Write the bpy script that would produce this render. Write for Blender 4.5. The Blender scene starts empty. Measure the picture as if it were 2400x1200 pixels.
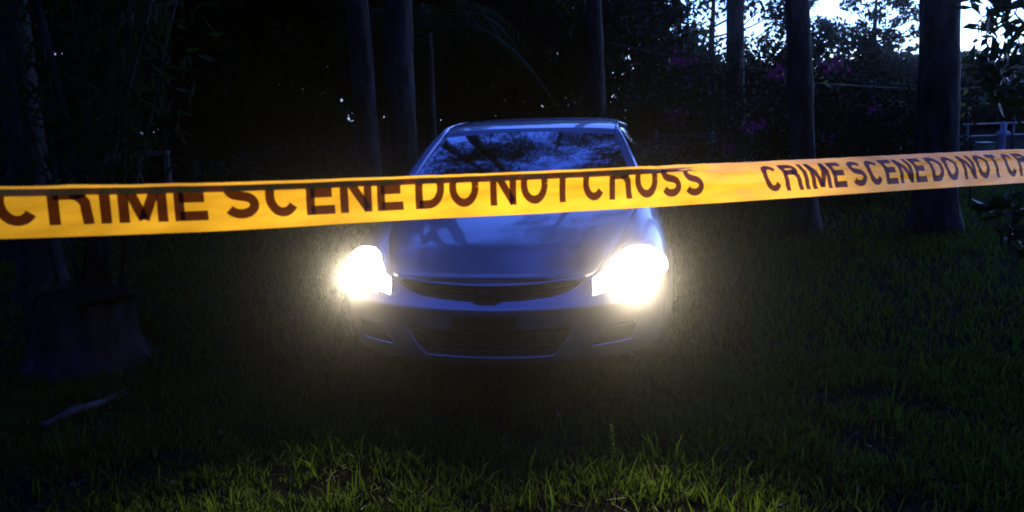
import bpy, math, random
import numpy as np
from mathutils import Vector, Matrix, noise

random.seed(7)
RNG = np.random.default_rng(11)
SC = bpy.context.scene
COL = SC.collection
R = math.radians

# ------------------------------------------------------------------ camera, sky, exposure
GLOW_COL = (1.7, 2.6, 4.4)
PITCH, ROLL, CAM_H = 0.172, 0.026, 1.473
cam_data = bpy.data.cameras.new('camera')
cam_data.sensor_width = 36.0
cam_data.lens = 30.0
cam_data.clip_start = 0.02
cam_data.clip_end = 500.0
cam_data.dof.use_dof = True
cam_data.dof.focus_distance = 3.6
cam_data.dof.aperture_fstop = 9.0
cam = bpy.data.objects.new('camera', cam_data)
COL.objects.link(cam)
cam.matrix_world = (Matrix.Translation((0, 0, CAM_H))
                    @ Matrix.Rotation(math.pi / 2 - PITCH, 4, 'X')
                    @ Matrix.Rotation(-ROLL, 4, 'Z'))
SC.camera = cam

world = bpy.data.worlds.new('World')
SC.world = world
world.use_nodes = True
wn = world.node_tree
sky = wn.nodes.new('ShaderNodeTexSky')
sky.sky_type = 'NISHITA'
sky.sun_disc = False
sky.sun_elevation = R(-2.5)
sky.sun_rotation = R(28)
sky.altitude = 0
sky.air_density = 1.0
sky.dust_density = 1.0
sky.ozone_density = 3.0
tint = wn.nodes.new('ShaderNodeMixRGB')
tint.blend_type = 'MULTIPLY'
tint.inputs[0].default_value = 1.0
tint.inputs[2].default_value = (0.42, 0.78, 1.65, 1)
wn.links.new(sky.outputs[0], tint.inputs[1])
bg = wn.nodes['Background']
SKY_STRENGTH = 4.6
# afterglow of the set sun: brightest low down, beyond the trees on the right
def wmath(op, a, b=None, clamp=False):
    q = wn.nodes.new('ShaderNodeMath'); q.operation = op; q.use_clamp = clamp
    for i, v in enumerate((a, b)):
        if v is None: continue
        if isinstance(v, (int, float)): q.inputs[i].default_value = v
        else: wn.links.new(v, q.inputs[i])
    return q.outputs[0]
wtc = wn.nodes.new('ShaderNodeTexCoord')
wsep = wn.nodes.new('ShaderNodeSeparateXYZ')
wn.links.new(wtc.outputs['Generated'], wsep.inputs[0])
wz = wmath('MAXIMUM', wsep.outputs[2], 0.0)
wel = wmath('POWER', wmath('SUBTRACT', 1.0, wz, True), 3.2)
GLOW_AZ = R(48)
wdot = wmath('ADD', wmath('MULTIPLY', wsep.outputs[0], math.sin(GLOW_AZ)), wmath('MULTIPLY', wsep.outputs[1], math.cos(GLOW_AZ)))
waz = wmath('POWER', wmath('MULTIPLY', wmath('ADD', wdot, 1.0), 0.5, True), 5.0)
wglow = wmath('MULTIPLY', wel, waz)
wcol = wn.nodes.new('ShaderNodeMixRGB'); wcol.blend_type = 'MULTIPLY'; wcol.inputs[0].default_value = 1.0
wcol.inputs[1].default_value = (*GLOW_COL, 1)
wn.links.new(wglow, wcol.inputs[2])
wstr = wn.nodes.new('ShaderNodeMixRGB'); wstr.blend_type = 'MULTIPLY'; wstr.inputs[0].default_value = 1.0
wstr.inputs[2].default_value = (SKY_STRENGTH,) * 3 + (1,)
wn.links.new(tint.outputs[0], wstr.inputs[1])
wadd = wn.nodes.new('ShaderNodeMixRGB'); wadd.blend_type = 'ADD'; wadd.inputs[0].default_value = 1.0
wn.links.new(wstr.outputs[0], wadd.inputs[1]); wn.links.new(wcol.outputs[0], wadd.inputs[2])
wn.links.new(wadd.outputs[0], bg.inputs[0])
bg.inputs[1].default_value = 1.0

SC.view_settings.view_transform = 'Standard'
SC.view_settings.look = 'None'
SC.view_settings.gamma = 1.0
SC.view_settings.exposure = 0.0
SC.cycles.use_denoising = True
SC.cycles.max_bounces = 6
SC.cycles.transparent_max_bounces = 12
SC.cycles.sample_clamp_indirect = 4.0
SC.cycles.filter_width = 1.7

LAMP_POWER = 185.0
MAIN_POWER = 920.0
LENS_EMIT = 9.0
HAZE = 0.0017

# ------------------------------------------------------------------ helpers
CAM_M = cam.matrix_world.to_3x3()

def ray(px, py):
    d = CAM_M @ Vector(((px - 1200) / 2000.0, (600 - py) / 2000.0, -1.0))
    return d

def at(px, py, y):
    """point of the world on the photo's ray, at distance y ahead"""
    d = ray(px, py)
    return Vector((0, 0, CAM_H)) + d * (y / d.y)

def ground_at(px, py):
    d = ray(px, py)
    return Vector((0, 0, CAM_H)) + d * (CAM_H / -d.z)

def tag(o, label=None, cat=None, group=None, kind=None):
    if label: o['label'] = label
    if cat: o['category'] = cat
    if group: o['group'] = group
    if kind: o['kind'] = kind
    return o

def empty(name, loc=(0, 0, 0), rz=0.0):
    o = bpy.data.objects.new(name, None)
    COL.objects.link(o)
    o.location = loc
    o.rotation_euler = (0, 0, rz)
    o.empty_display_size = 0.2
    return o

def obj_from(name, verts, faces, mat, parent=None, smooth=True):
    me = bpy.data.meshes.new(name)
    me.from_pydata([tuple(v) for v in verts], [], [tuple(f) for f in faces])
    if smooth:
        me.polygons.foreach_set('use_smooth', [True] * len(me.polygons))
    me.update()
    if mat: me.materials.append(mat)
    o = bpy.data.objects.new(name, me)
    COL.objects.link(o)
    if parent: o.parent = parent
    return o

def quads_obj(name, V, mat, parent=None):
    """V: (n,4,3) array, one quad each"""
    n = len(V)
    me = bpy.data.meshes.new(name)
    me.vertices.add(n * 4)
    me.vertices.foreach_set('co', np.ascontiguousarray(V, dtype=np.float32).ravel())
    me.loops.add(n * 4)
    me.loops.foreach_set('vertex_index', np.arange(n * 4, dtype=np.int32))
    me.polygons.add(n)
    me.polygons.foreach_set('loop_start', np.arange(0, n * 4, 4, dtype=np.int32))
    me.polygons.foreach_set('loop_total', np.full(n, 4, dtype=np.int32))
    me.update(calc_edges=True)
    me.validate()
    me.materials.append(mat)
    o = bpy.data.objects.new(name, me)
    COL.objects.link(o)
    if parent: o.parent = parent
    return o

class MB:
    def __init__(self):
        self.v, self.f = [], []
    def add(self, verts, faces):
        k = len(self.v)
        self.v += [tuple(p) for p in verts]
        self.f += [tuple(i + k for i in fc) for fc in faces]
    def grid(self, rows, skip=None, flip=False):
        n, m = len(rows), len(rows[0])
        fs = []
        for i in range(n - 1):
            for j in range(m - 1):
                if skip and skip(i, j): continue
                q = (i * m + j, i * m + j + 1, (i + 1) * m + j + 1, (i + 1) * m + j)
                fs.append(q[::-1] if flip else q)
        self.add([p for r in rows for p in r], fs)
    def box(self, c, s, rot=None):
        x, y, z = s[0] / 2, s[1] / 2, s[2] / 2
        vs = [Vector((a * x, b * y, d * z)) for a in (-1, 1) for b in (-1, 1) for d in (-1, 1)]
        if rot: vs = [rot @ p for p in vs]
        vs = [p + Vector(c) for p in vs]
        self.add(vs, [(0, 1, 3, 2), (4, 6, 7, 5), (0, 4, 5, 1), (2, 3, 7, 6), (0, 2, 6, 4), (1, 5, 7, 3)])
    def bar(self, a, b, w, h):
        a, b = Vector(a), Vector(b)
        d = b - a
        q = d.to_track_quat('X', 'Z').to_matrix()
        self.box((a + b) / 2, (d.length, w, h), q)
    def tube(self, pts, radii, n=10, caps=True, rough=0.0, seed=0.0, freq=6.0):
        pts = [Vector(p) for p in pts]
        rings = []
        up = Vector((0.31, 0.95, 0.02)).normalized()
        for i, p in enumerate(pts):
            d = (pts[min(i + 1, len(pts) - 1)] - pts[max(i - 1, 0)]).normalized()
            a = d.cross(up)
            if a.length < 1e-4: a = d.cross(Vector((1, 0, 0)))
            a.normalize()
            b = d.cross(a)
            ring = []
            for k in range(n):
                t = 2 * math.pi * k / n
                rr = radii[i]
                if rough:
                    q = Vector((math.cos(t) * freq * .35, math.sin(t) * freq * .35, p.z * freq * .35 + seed))
                    q2 = Vector((math.cos(t) * freq, math.sin(t) * freq, p.z * freq * 1.2 + seed))
                    rr *= 1 + rough * (noise.noise(q) + .8 * noise.noise(q2))
                ring.append(p + (a * math.cos(t) + b * math.sin(t)) * rr)
            rings.append(ring)
        vs = [p for r in rings for p in r]
        fs = []
        for i in range(len(rings) - 1):
            for k in range(n):
                k2 = (k + 1) % n
                fs.append((i * n + k, i * n + k2, (i + 1) * n + k2, (i + 1) * n + k))
        if caps:
            fs.append(tuple(range(n))[::-1])
            fs.append(tuple((len(rings) - 1) * n + k for k in range(n)))
        self.add(vs, fs)
    def lathe(self, prof, n=32, axis='X', c=(0, 0, 0)):
        rows = []
        for r, h in prof:
            row = []
            for k in range(n + 1):
                t = 2 * math.pi * k / n
                if axis == 'X': p = (h, r * math.cos(t), r * math.sin(t))
                else: p = (r * math.cos(t), r * math.sin(t), h)
                row.append((p[0] + c[0], p[1] + c[1], p[2] + c[2]))
            rows.append(row)
        self.grid(rows)
    def build(self, name, mat, parent=None, smooth=True, bevel=0.0, solid=0.0):
        o = obj_from(name, self.v, self.f, mat, parent, smooth)
        if solid:
            m = o.modifiers.new('thickness', 'SOLIDIFY'); m.thickness = solid; m.offset = -1
        if bevel:
            m = o.modifiers.new('bevel', 'BEVEL'); m.width = bevel; m.segments = 2; m.limit_method = 'ANGLE'
        return o

# ------------------------------------------------------------------ materials
def mat(name):
    m = bpy.data.materials.new(name)
    m.use_nodes = True
    return m, m.node_tree.nodes, m.node_tree.links, m.node_tree.nodes['Principled BSDF']

def noise_color(nodes, links, c1, c2, scale, detail=6, lo=.35, hi=.65, stretch=None):
    tc = nodes.new('ShaderNodeTexCoord')
    nz = nodes.new('ShaderNodeTexNoise')
    nz.inputs['Scale'].default_value = scale
    nz.inputs['Detail'].default_value = detail
    if stretch:
        mp = nodes.new('ShaderNodeMapping'); mp.inputs['Scale'].default_value = stretch
        links.new(tc.outputs['Object'], mp.inputs[0]); links.new(mp.outputs[0], nz.inputs['Vector'])
    else:
        links.new(tc.outputs['Object'], nz.inputs['Vector'])
    cr = nodes.new('ShaderNodeValToRGB')
    cr.color_ramp.elements[0].position = lo; cr.color_ramp.elements[0].color = (*c1, 1)
    cr.color_ramp.elements[1].position = hi; cr.color_ramp.elements[1].color = (*c2, 1)
    links.new(nz.outputs[0], cr.inputs[0])
    return cr, nz

def plain(name, col, rough=.6, metal=0.0, coat=0.0, spec=.5, var=.25, scale=8):
    m, n, l, b = mat(name)
    c1 = tuple(c * (1 - var) for c in col); c2 = tuple(min(1, c * (1 + var)) for c in col)
    cr, nz = noise_color(n, l, c1, c2, scale)
    l.new(cr.outputs[0], b.inputs['Base Color'])
    b.inputs['Roughness'].default_value = rough
    b.inputs['Metallic'].default_value = metal
    b.inputs['Coat Weight'].default_value = coat
    b.inputs['Coat Roughness'].default_value = .03
    b.inputs['Specular IOR Level'].default_value = spec
    return m

def bark(name, c1, c2, bump=.6):
    m, n, l, b = mat(name)
    cr, nz = noise_color(n, l, c1, c2, 9, 8, .4, .62, (1, 1, .35))
    l.new(cr.outputs[0], b.inputs['Base Color'])
    b.inputs['Roughness'].default_value = .7
    b.inputs['Specular IOR Level'].default_value = .2
    bp = n.new('ShaderNodeBump'); bp.inputs['Strength'].default_value = bump; bp.inputs['Distance'].default_value = .03
    l.new(nz.outputs[0], bp.inputs['Height']); l.new(bp.outputs[0], b.inputs['Normal'])
    return m

def leafmat(name, c1, c2, trans=(.03, .07, .01), rough=.5, scale=1.3, tmix=.35, gloss=.3):
    m, n, l, b = mat(name)
    cr, nz = noise_color(n, l, c1, c2, scale, 4)
    l.new(cr.outputs[0], b.inputs['Base Color'])
    b.inputs['Roughness'].default_value = rough
    b.inputs['Specular IOR Level'].default_value = gloss
    t = n.new('ShaderNodeBsdfTranslucent'); t.inputs[0].default_value = (*trans, 1)
    mx = n.new('ShaderNodeMixShader'); mx.inputs[0].default_value = tmix
    l.new(b.outputs[0], mx.inputs[1]); l.new(t.outputs[0], mx.inputs[2])
    l.new(mx.outputs[0], n['Material Output'].inputs[0])
    return m

M = {}
# silver blue car paint with metal flakes under clear coat
m, n, l, b = mat('car_paint')
b.inputs['Base Color'].default_value = (.42, .47, .55, 1)
b.inputs['Metallic'].default_value = .75
b.inputs['Roughness'].default_value = .38
b.inputs['Coat Weight'].default_value = 1.0
b.inputs['Coat IOR'].default_value = 1.75
b.inputs['Coat Roughness'].default_value = .045
tc = n.new('ShaderNodeTexCoord')
nz = n.new('ShaderNodeTexNoise'); nz.inputs['Scale'].default_value = 3.0; nz.inputs['Detail'].default_value = 6
l.new(tc.outputs['Object'], nz.inputs['Vector'])
mr = n.new('ShaderNodeMapRange'); mr.inputs[3].default_value = .26; mr.inputs[4].default_value = .36
l.new(nz.outputs[0], mr.inputs[0]); l.new(mr.outputs[0], b.inputs['Roughness'])
M['paint'] = m
M['chrome'] = plain('chrome', (.6, .6, .62), .12, 1.0, var=.05)
M['black_plastic'] = plain('black_plastic', (.012, .012, .013), .45)
M['grille_black'] = plain('grille_black', (.010, .009, .008), .6)
M['plate_black'] = plain('plate_black', (.008, .008, .009), .35)
M['rubber'] = plain('tyre_rubber', (.018, .018, .018), .8)
M['alloy'] = plain('alloy_rim', (.45, .45, .47), .3, 1.0)
M['cloth'] = plain('seat_cloth', (.03, .028, .026), .9)
# tinted glass
m, n, l, b = mat('tinted_glass')
b.inputs['Base Color'].default_value = (.006, .007, .009, 1)
b.inputs['Roughness'].default_value = .015
b.inputs['IOR'].default_value = 1.52
tr = n.new('ShaderNodeBsdfTransparent'); tr.inputs[0].default_value = (.55, .6, .6, 1)
mx = n.new('ShaderNodeMixShader')
gl = n.new('ShaderNodeBsdfGlossy'); gl.inputs['Roughness'].default_value = .05; gl.inputs[0].default_value = (1, 1, 1, 1)
fr = n.new('ShaderNodeFresnel'); fr.inputs[0].default_value = 1.52
l.new(fr.outputs[0], mx.inputs[0]); l.new(tr.outputs[0], mx.inputs[1]); l.new(gl.outputs[0], mx.inputs[2])
l.new(mx.outputs[0], n['Material Output'].inputs[0])
M['glass'] = m
# lit lamp
m, n, l, b = mat('lit_headlight')
b.inputs['Base Color'].default_value = (.8, .8, .8, 1)
b.inputs['Emission Color'].default_value = (1.0, .86, .62, 1)
b.inputs['Emission Strength'].default_value = LENS_EMIT
M['lamp'] = m
# yellow plastic film
m, n, l, b = mat('yellow_film')
cr, nz = noise_color(n, l, (.80, .44, .010), (.90, .52, .016), 5, 4, stretch=(1, 1, 4))
l.new(cr.outputs[0], b.inputs['Base Color'])
b.inputs['Roughness'].default_value = .2
b.inputs['Specular IOR Level'].default_value = .5
t = n.new('ShaderNodeBsdfTranslucent')
cr2, nzb = noise_color(n, l, (.62, .32, .014), (.95, .54, .034), 9, 5, .3, .6, (1, 1, 6))
l.new(cr2.outputs[0], t.inputs[0])
mx = n.new('ShaderNodeMixShader'); mx.inputs[0].default_value = .5
l.new(b.outputs[0], mx.inputs[1]); l.new(t.outputs[0], mx.inputs[2])
l.new(mx.outputs[0], n['Material Output'].inputs[0])
bp = n.new('ShaderNodeBump'); bp.inputs['Strength'].default_value = .25; bp.inputs['Distance'].default_value = .004
nz2 = n.new('ShaderNodeTexNoise'); nz2.inputs['Scale'].default_value = 14; nz2.inputs['Detail'].default_value = 3
mp = n.new('ShaderNodeMapping'); mp.inputs['Scale'].default_value = (1, 1, 5)
tc = n.new('ShaderNodeTexCoord')
l.new(tc.outputs['Object'], mp.inputs[0]); l.new(mp.outputs[0], nz2.inputs['Vector'])
l.new(nz2.outputs[0], bp.inputs['Height']); l.new(bp.outputs[0], b.inputs['Normal'])
b.inputs['Coat Weight'].default_value = 1.0
b.inputs['Coat Roughness'].default_value = .14
b.inputs['Coat IOR'].default_value = 1.45
l.new(bp.outputs[0], b.inputs['Coat Normal'])
M['film'] = m
m, n, l, b = mat('black_ink')
cr, nz = noise_color(n, l, (.010, .006, .004), (.018, .010, .006), 40, 3)
l.new(cr.outputs[0], b.inputs['Base Color'])
b.inputs['Roughness'].default_value = .4
t = n.new('ShaderNodeBsdfTranslucent'); t.inputs[0].default_value = (.30, .13, .05, 1)
mx = n.new('ShaderNodeMixShader'); mx.inputs[0].default_value = .30
l.new(b.outputs[0], mx.inputs[1]); l.new(t.outputs[0], mx.inputs[2])
l.new(mx.outputs[0], n['Material Output'].inputs[0])
M['ink'] = m
M['bark'] = bark('pine_bark', (.005, .0042, .004), (.05, .045, .042))
M['bark_pale'] = bark('pale_bark', (.05, .045, .04), (.13, .12, .11))
M['bark_dark'] = bark('dark_bark', (.006, .005, .0045), (.025, .021, .018))
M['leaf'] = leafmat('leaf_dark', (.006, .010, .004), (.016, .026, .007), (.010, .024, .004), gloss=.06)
M['leaf_mid'] = leafmat('leaf_mid', (.018, .035, .010), (.045, .075, .018))
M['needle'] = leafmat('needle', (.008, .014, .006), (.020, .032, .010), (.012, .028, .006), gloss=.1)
M['leaf_broad'] = leafmat('leaf_broad', (.012, .026, .008), (.030, .055, .014), rough=.35)
M['leaf_blade'] = leafmat('leaf_blade', (.012, .026, .008), (.020, .036, .010), rough=.6, gloss=.08)
M['flower'] = leafmat('flower_magenta', (.22, .01, .09), (.42, .03, .2), (.4, .02, .16), scale=6)
M['leaf_yellow'] = leafmat('leaf_yellow', (.25, .28, .02), (.4, .42, .04), (.3, .3, .02))
M['grass'] = leafmat('grass_blade', (.009, .020, .004), (.032, .052, .009), (.10, .17, .016), rough=.45, scale=5, tmix=.5, gloss=.06)
M['straw'] = leafmat('dry_straw', (.05, .032, .017), (.15, .10, .05), (.12, .08, .035), scale=9)
M['litter'] = leafmat('leaf_litter', (.06, .035, .025), (.16, .10, .07), (.06, .03, .02), scale=20)
M['wood'] = plain('weathered_timber', (.16, .12, .10), .8, var=.4, scale=14)
M['wood_dark'] = plain('dark_timber', (.004, .0035, .003), 1.0, spec=.03, var=.3, scale=14)
M['galv'] = plain('galvanised_steel', (.14, .15, .16), .4, .6)
M['pale_paint'] = plain('pale_paint', (.45, .48, .52), .5)
M['bin'] = plain('bin_plastic', (.24, .22, .12), .5)
M['cable'] = plain('cable_black', (.02, .02, .022), .7)
M['log'] = bark('grey_dead_wood', (.03, .028, .027), (.10, .095, .09))
# ground
m, n, l, b = mat('ground_soil')
cr, nz = noise_color(n, l, (.004, .005, .002), (.014, .012, .008), 2.2, 10)
l.new(cr.outputs[0], b.inputs['Base Color'])
b.inputs['Roughness'].default_value = .95
b.inputs['Specular IOR Level'].default_value = .02
bp = n.new('ShaderNodeBump'); bp.inputs['Strength'].default_value = .7; bp.inputs['Distance'].default_value = .05
l.new(nz.outputs[0], bp.inputs['Height']); l.new(bp.outputs[0], b.inputs['Normal'])
M['ground'] = m
M['path'] = plain('sandy_track', (.13, .12, .125), .85, var=.35, scale=5)

# ------------------------------------------------------------------ ground
xs = np.linspace(-70, 70, 71); ys = np.linspace(-45, 75, 61)
g = MB()
g.grid([[(x, y, 0.0) for x in xs] for y in ys])
o = g.build('ground', M['ground']); tag(o, kind='structure')
# track crossing behind the trees
g = MB(); rows = []
for i in range(60):
    x = -4 + i * .8
    yc = 15.2 + 1.2 * math.sin(i * .12) - .02 * x
    rows.append([(x, yc - 1.3 + .2 * noise.noise(Vector((x, 0, 3))), .006), (x, yc - .4, .008), (x, yc + .5, .008), (x, yc + 1.4 + .25 * noise.noise(Vector((x, 4, 3))), .006)])
g.grid(rows, flip=True)
tag(g.build('path', M['path']), kind='structure')

# ------------------------------------------------------------------ car
def catmull(P, s):
    n = len(P)
    i = max(0, min(int(math.floor(s)), n - 2))
    t = s - i
    def g_(k):
        if k < 0: 
            q = list(P[-k]); q[0] = -q[0]; return q      # mirror about the centre line
        if k > n - 1:
            q = list(P[2 * (n - 1) - k]); q[0] = -q[0]; return q
        return P[k]
    p0, p1, p2, p3 = g_(i - 1), g_(i), g_(i + 1), g_(i + 2)
    return [0.5 * (2 * b + (c - a) * t + (2 * a - 5 * b + 4 * c - d) * t * t + (-a + 3 * b - 3 * c + d) * t ** 3)
            for a, b, c, d in zip(p0, p1, p2, p3)]

ZS = -0.06      # the grass hides the bottom six centimetres
OUT = [(0, 0), (.25, .028), (.47, .10), (.66, .21), (.79, .36), (.865, .53), (.90, .75), (.915, 1.0), (.915, 1.25),
       (.915, 1.6), (.912, 2.5), (.905, 3.3), (.895, 3.8), (.87, 4.3), (.80, 4.62), (.55, 4.79), (0, 4.86)]
HED = [(0, .06, .713), (.25, .085, .712), (.47, .16, .706), (.545, .30, .752), (.595, .46, .797), (.64, .62, .835),
       (.672, .80, .875), (.705, 1.0, .915), (.735, 1.22, .945), (.80, 1.55, .975), (.81, 2.5, 1.0), (.80, 3.3, 1.01),
       (.76, 3.8, 1.02), (.68, 4.25, 1.03), (.60, 4.55, 1.02), (.40, 4.70, 1.0), (0, 4.74, 1.0)]
NS = len(OUT) - 1

def O_(s):
    q = catmull(OUT, abs(s)); return (math.copysign(q[0], s) if s else 0.0, q[1])
def H_(s):
    q = catmull(HED, abs(s)); return Vector((math.copysign(q[0], s) if s else 0.0, q[1], q[2]))

def smooth(a, b, x):
    t = max(0.0, min(1.0, (x - a) / (b - a))); return t * t * (3 - 2 * t)

def lerp_tab(T, x):
    if x <= T[0][0]: return T[0][1]
    for (a, u), (b, v) in zip(T, T[1:]):
        if x <= b: return u + (v - u) * (x - a) / (b - a)
    return T[-1][1]
YOFF = [(.25, .10), (.285, .065), (.335, .03), (.40, .018), (.47, .022), (.50, .014), (.54, .004), (.575, 0), (.585, .004), (.61, .03), (.66, .05), (.71, .06)]
WZ = [(.25, .955), (.30, .968), (.45, .99), (.62, 1.0), (.70, .998), (.80, .985)]

def low(s, z):
    x, y = O_(s)
    a = abs(s)
    fr_ = 1 - smooth(3.0, 6.0, a)
    return Vector((x * lerp_tab(WZ, z), y + lerp_tab(YOFF, z) * fr_, z))

def z_sh(s):
    a = abs(s)
    return .70 + (.66 - .70) * smooth(2, 3.5, a)

def col(s, w):
    """w 0..1 up the wall of the body, 1..2 over the shoulder to the hood or belt line"""
    zs = z_sh(s)
    if w <= 1: return low(s, .285 + w * (zs - .285))
    p = low(s, zs); h = H_(s)
    t = w - 1
    dz = h.z - p.z
    a = abs(s)
    k = .80 if a > 3 else .9
    c1 = p + (low(s, zs) - low(s, zs - .05)) * (dz / .05) * .45
    c1.z = p.z + dz * .55
    c2 = h + (Vector((p.x, p.y, h.z)) - h) * .55
    c2.z = h.z - dz * .06
    return p * (1 - t) ** 3 + c1 * 3 * t * (1 - t) ** 2 + c2 * 3 * t * t * (1 - t) + h * t ** 3

def V3(p): return (p[0], p[1], p[2] + ZS)

def surf_n(s, w):
    e = .02
    du = col(s + e, w) - col(s - e, w)
    dv = col(s, min(2, w + e)) - col(s, max(0, w - e))
    n_ = du.cross(dv)
    if n_.length < 1e-9: return Vector((0, -1, 0))
    n_.normalize()
    ref = Vector((col(s, w).x, col(s, w).y - 2.4, .15))
    return n_ if n_.dot(ref) > 0 else -n_

car = empty('parked_car', (-.135, 3.986, 0), -.141)
tag(car, 'silver blue four door car facing us with both headlights lit, behind the yellow tape', 'car')

# front: bumper skin with its two openings
def i0(x):
    top = i1(x) - .0015
    x = abs(x)
    if x < .30: return .335
    return min(top, .335 + .1355 * ((x - .30) / .115) ** 1.7)
def i1(x): return .472 + .004 * (x / .4) 
def g1(x):
    x = min(abs(x), .462); return .682 + .020 * (x / .462) ** 2
def g0(x):
    x = abs(x)
    T = [(0, .600), (.045, .601), (.075, .614), (.20, .619), (.32, .629), (.40, .652), (.44, .676), (.462, .7015)]
    return min(lerp_tab(T, x), g1(x) - .0006) if x < .462 else g1(x) - .0006

def front_levels(s):
    x = O_(s)[0]
    a, b_ = i0(x), i1(x)
    c, d = g0(x), g1(x)
    zs = z_sh(s)
    d = min(d, zs - .001); c = min(c, d - .0006)
    mid = min(.59, c - .004)
    return [.262, .285, .31, .31 + (a - .31) * .5, a, b_, .50, .54, .568, .575, .582, mid if mid > .583 else .583, (c + .585) / 2 if c > .6 else c - .002, c, d, (d + zs) / 2, zs]

S_FRONT = np.unique(np.round(np.concatenate([np.linspace(-5, -2.2, 24), np.linspace(-2.2, 2.2, 121), np.linspace(2.2, 5, 24)]), 5))
rows = []
for s in S_FRONT:
    rows.append([V3(low(s, z)) if z >= .285 else V3(low(s, .285) + Vector((0, .05, -.012))) for z in front_levels(s)])
def skip_front(i, j):
    xm = (O_(S_FRONT[i])[0] + O_(S_FRONT[i + 1])[0]) / 2
    if j == 4 and abs(xm) < .412: return True
    if j == 13 and abs(xm) < .455: return True
    return False
mb = MB(); mb.grid(rows, skip_front)
bumper = mb.build('bumper', M['paint'], car)

# body skin behind the bumper: fenders, doors, tail
S_SIDE = np.linspace(5, NS, 90)
W_ALL = list(np.linspace(0, 1, 10)) + list(np.linspace(1.08, 2, 12))
WHEELS = [(.98, .385), (3.72, .385)]
mb = MB()
for sg in (1, -1):
    rows = [[col(sg * s, w) for w in W_ALL] for s in S_SIDE]
    def skip_side(i, j):
        c_ = (rows[i][j] + rows[i + 1][j + 1]) / 2
        return any((c_.y - wy) ** 2 + (c_.z - wz_) ** 2 < .345 ** 2 for wy, wz_ in WHEELS)
    mb.grid([[V3(p) for p in r] for r in rows], skip_side, flip=(sg < 0))
# shoulders beside the hood (front columns above the bumper)
W_SH = list(np.linspace(1.0, 2, 13))
S_SH = np.linspace(-5, 5, 121)
mb.grid([[V3(col(s, w)) for w in W_SH] for s in S_SH])
body = mb.build('body', M['paint'], car)
# wheel arch lips and dark wells
for sg in (1, -1):
    for wy, wz_ in WHEELS:
        mb = MB(); rows = []
        for k in range(33):
            t = math.pi * (-.12 + 1.24 * k / 32)
            r_ = []
            for rad, dx in ((.375, .004), (.35, .012), (.335, .010), (.33, -.25)):
                y_, z_ = wy + rad * math.cos(t), wz_ + rad * math.sin(t)
                r_.append(V3((sg * (.913 * lerp_tab(WZ, z_) + dx), y_, z_)))
            rows.append(r_)
        mb.grid(rows)
        mb.build('wheel_arch', M['paint'], car)
mb = MB()
mb.grid([[V3((x * hw_, y, .30)) for x in np.linspace(-1, 1, 5)] for y, hw_ in ((.30, .52), (.62, .62), (1.5, .8), (3.2, .8), (4.5, .7))])
mb.grid([[V3((x, .75, z)) for x in (-.6, .6)] for z in (.30, .70)])
mb.build('underbody', M['grille_black'], car)

# hood
def hood_pt(u, v, dz=0.0):
    s = 2 + 6 * v
    e = H_(s)
    bow = .10 if v < .9 else .10
    cr_ = .008 + .034 * smooth(0, .35, v) - .010 * smooth(.5, 1, v)
    a = abs(u)
    x = u * (e.x - .004)
    y = e.y - (bow * (1 - u * u)) 
    z = e.z + cr_ * (1 - a ** 2.4) + .004 * smooth(.62, .72, a) * (1 - smooth(.95, 1, a)) * smooth(.05, .3, v)
    return Vector((x, y + .004, z + .010 * (1 - smooth(0, .12, v)) + .003 + dz))
rows = []
U = np.linspace(-1, 1, 61)
rows.append([V3(hood_pt(u, 0) + Vector((0, .020, -.020))) for u in U])
rows.append([V3(hood_pt(u, 0) + Vector((0, .004, -.007))) for u in U])
for v in np.linspace(0.0, 1, 40): rows.append([V3(hood_pt(u, max(.004, v))) for u in U])
rows.append([V3(hood_pt(u, 1) + Vector((0, .01, -.02))) for u in U])
mb = MB(); mb.grid(rows, flip=True)
for e_ in (0, -1):   # turned-down side edges
    mb.grid([[r[e_], (r[e_][0], r[e_][1], r[e_][2] - .018)] for r in rows[2:-1]])
mb.build('hood', M['paint'], car)

# dark sheet in place of the shade behind the openings and hood edge
mb = MB()
mb.grid([[V3((x, .45 * x * x + y, z)) for x in np.linspace(-.50, .50, 21)] for y, z in ((.10, .29), (.12, .40), (.11, .58), (.12, .69), (.16, .698))])
mb.build('void_backing', M['grille_black'], car)
# upper grille slats with the blank centre badge
mb = MB()
for f_ in (.24, .5, .76):
    rows = []
    for x in np.linspace(-.44, .44, 45):
        a, b_ = g0(x), g1(x)
        z = a + (b_ - a) * f_
        h_ = min(.006, (b_ - a) * .12)
        y = .45 * x * x + .062
        rows.append([V3((x, y + .03, z + h_)), V3((x, y, z + h_)), V3((x, y, z - h_)), V3((x, y + .03, z - h_))])
    mb.grid(rows)
rim = []
for x in np.linspace(-.46, .46, 61):     # dark frame lining the lower edge
    z = g0(x); y = .45 * x * x
    yo = lerp_tab(YOFF, z)
    rim.append([V3((x, y + yo - .003, z + .002)), V3((x, y + yo - .002, z + .011)), V3((x, y + yo + .05, z + .010))])
mb.grid(rim)
grille = mb.build('grille', M['black_plastic'], car)
mb = MB()
for (w0, w1, z0, z1, y) in ((.030, .045, .602, .664, .026),):
    out_ = [(-w0, z0), (w0, z0), (w1, z1 - .012), (w1 - .012, z1), (-w1 + .012, z1), (-w1, z1 - .012)]
    k = len(out_)
    mb.add([V3((x, y, z)) for x, z in out_] + [V3((x * 1.03, y + .03, z)) for x, z in out_],
           [tuple(range(k))] + [(i, i + k, (i + 1) % k + k, (i + 1) % k) for i in range(k)])
mb.build('badge', M['black_plastic'], grille, smooth=False, bevel=.003)
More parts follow.
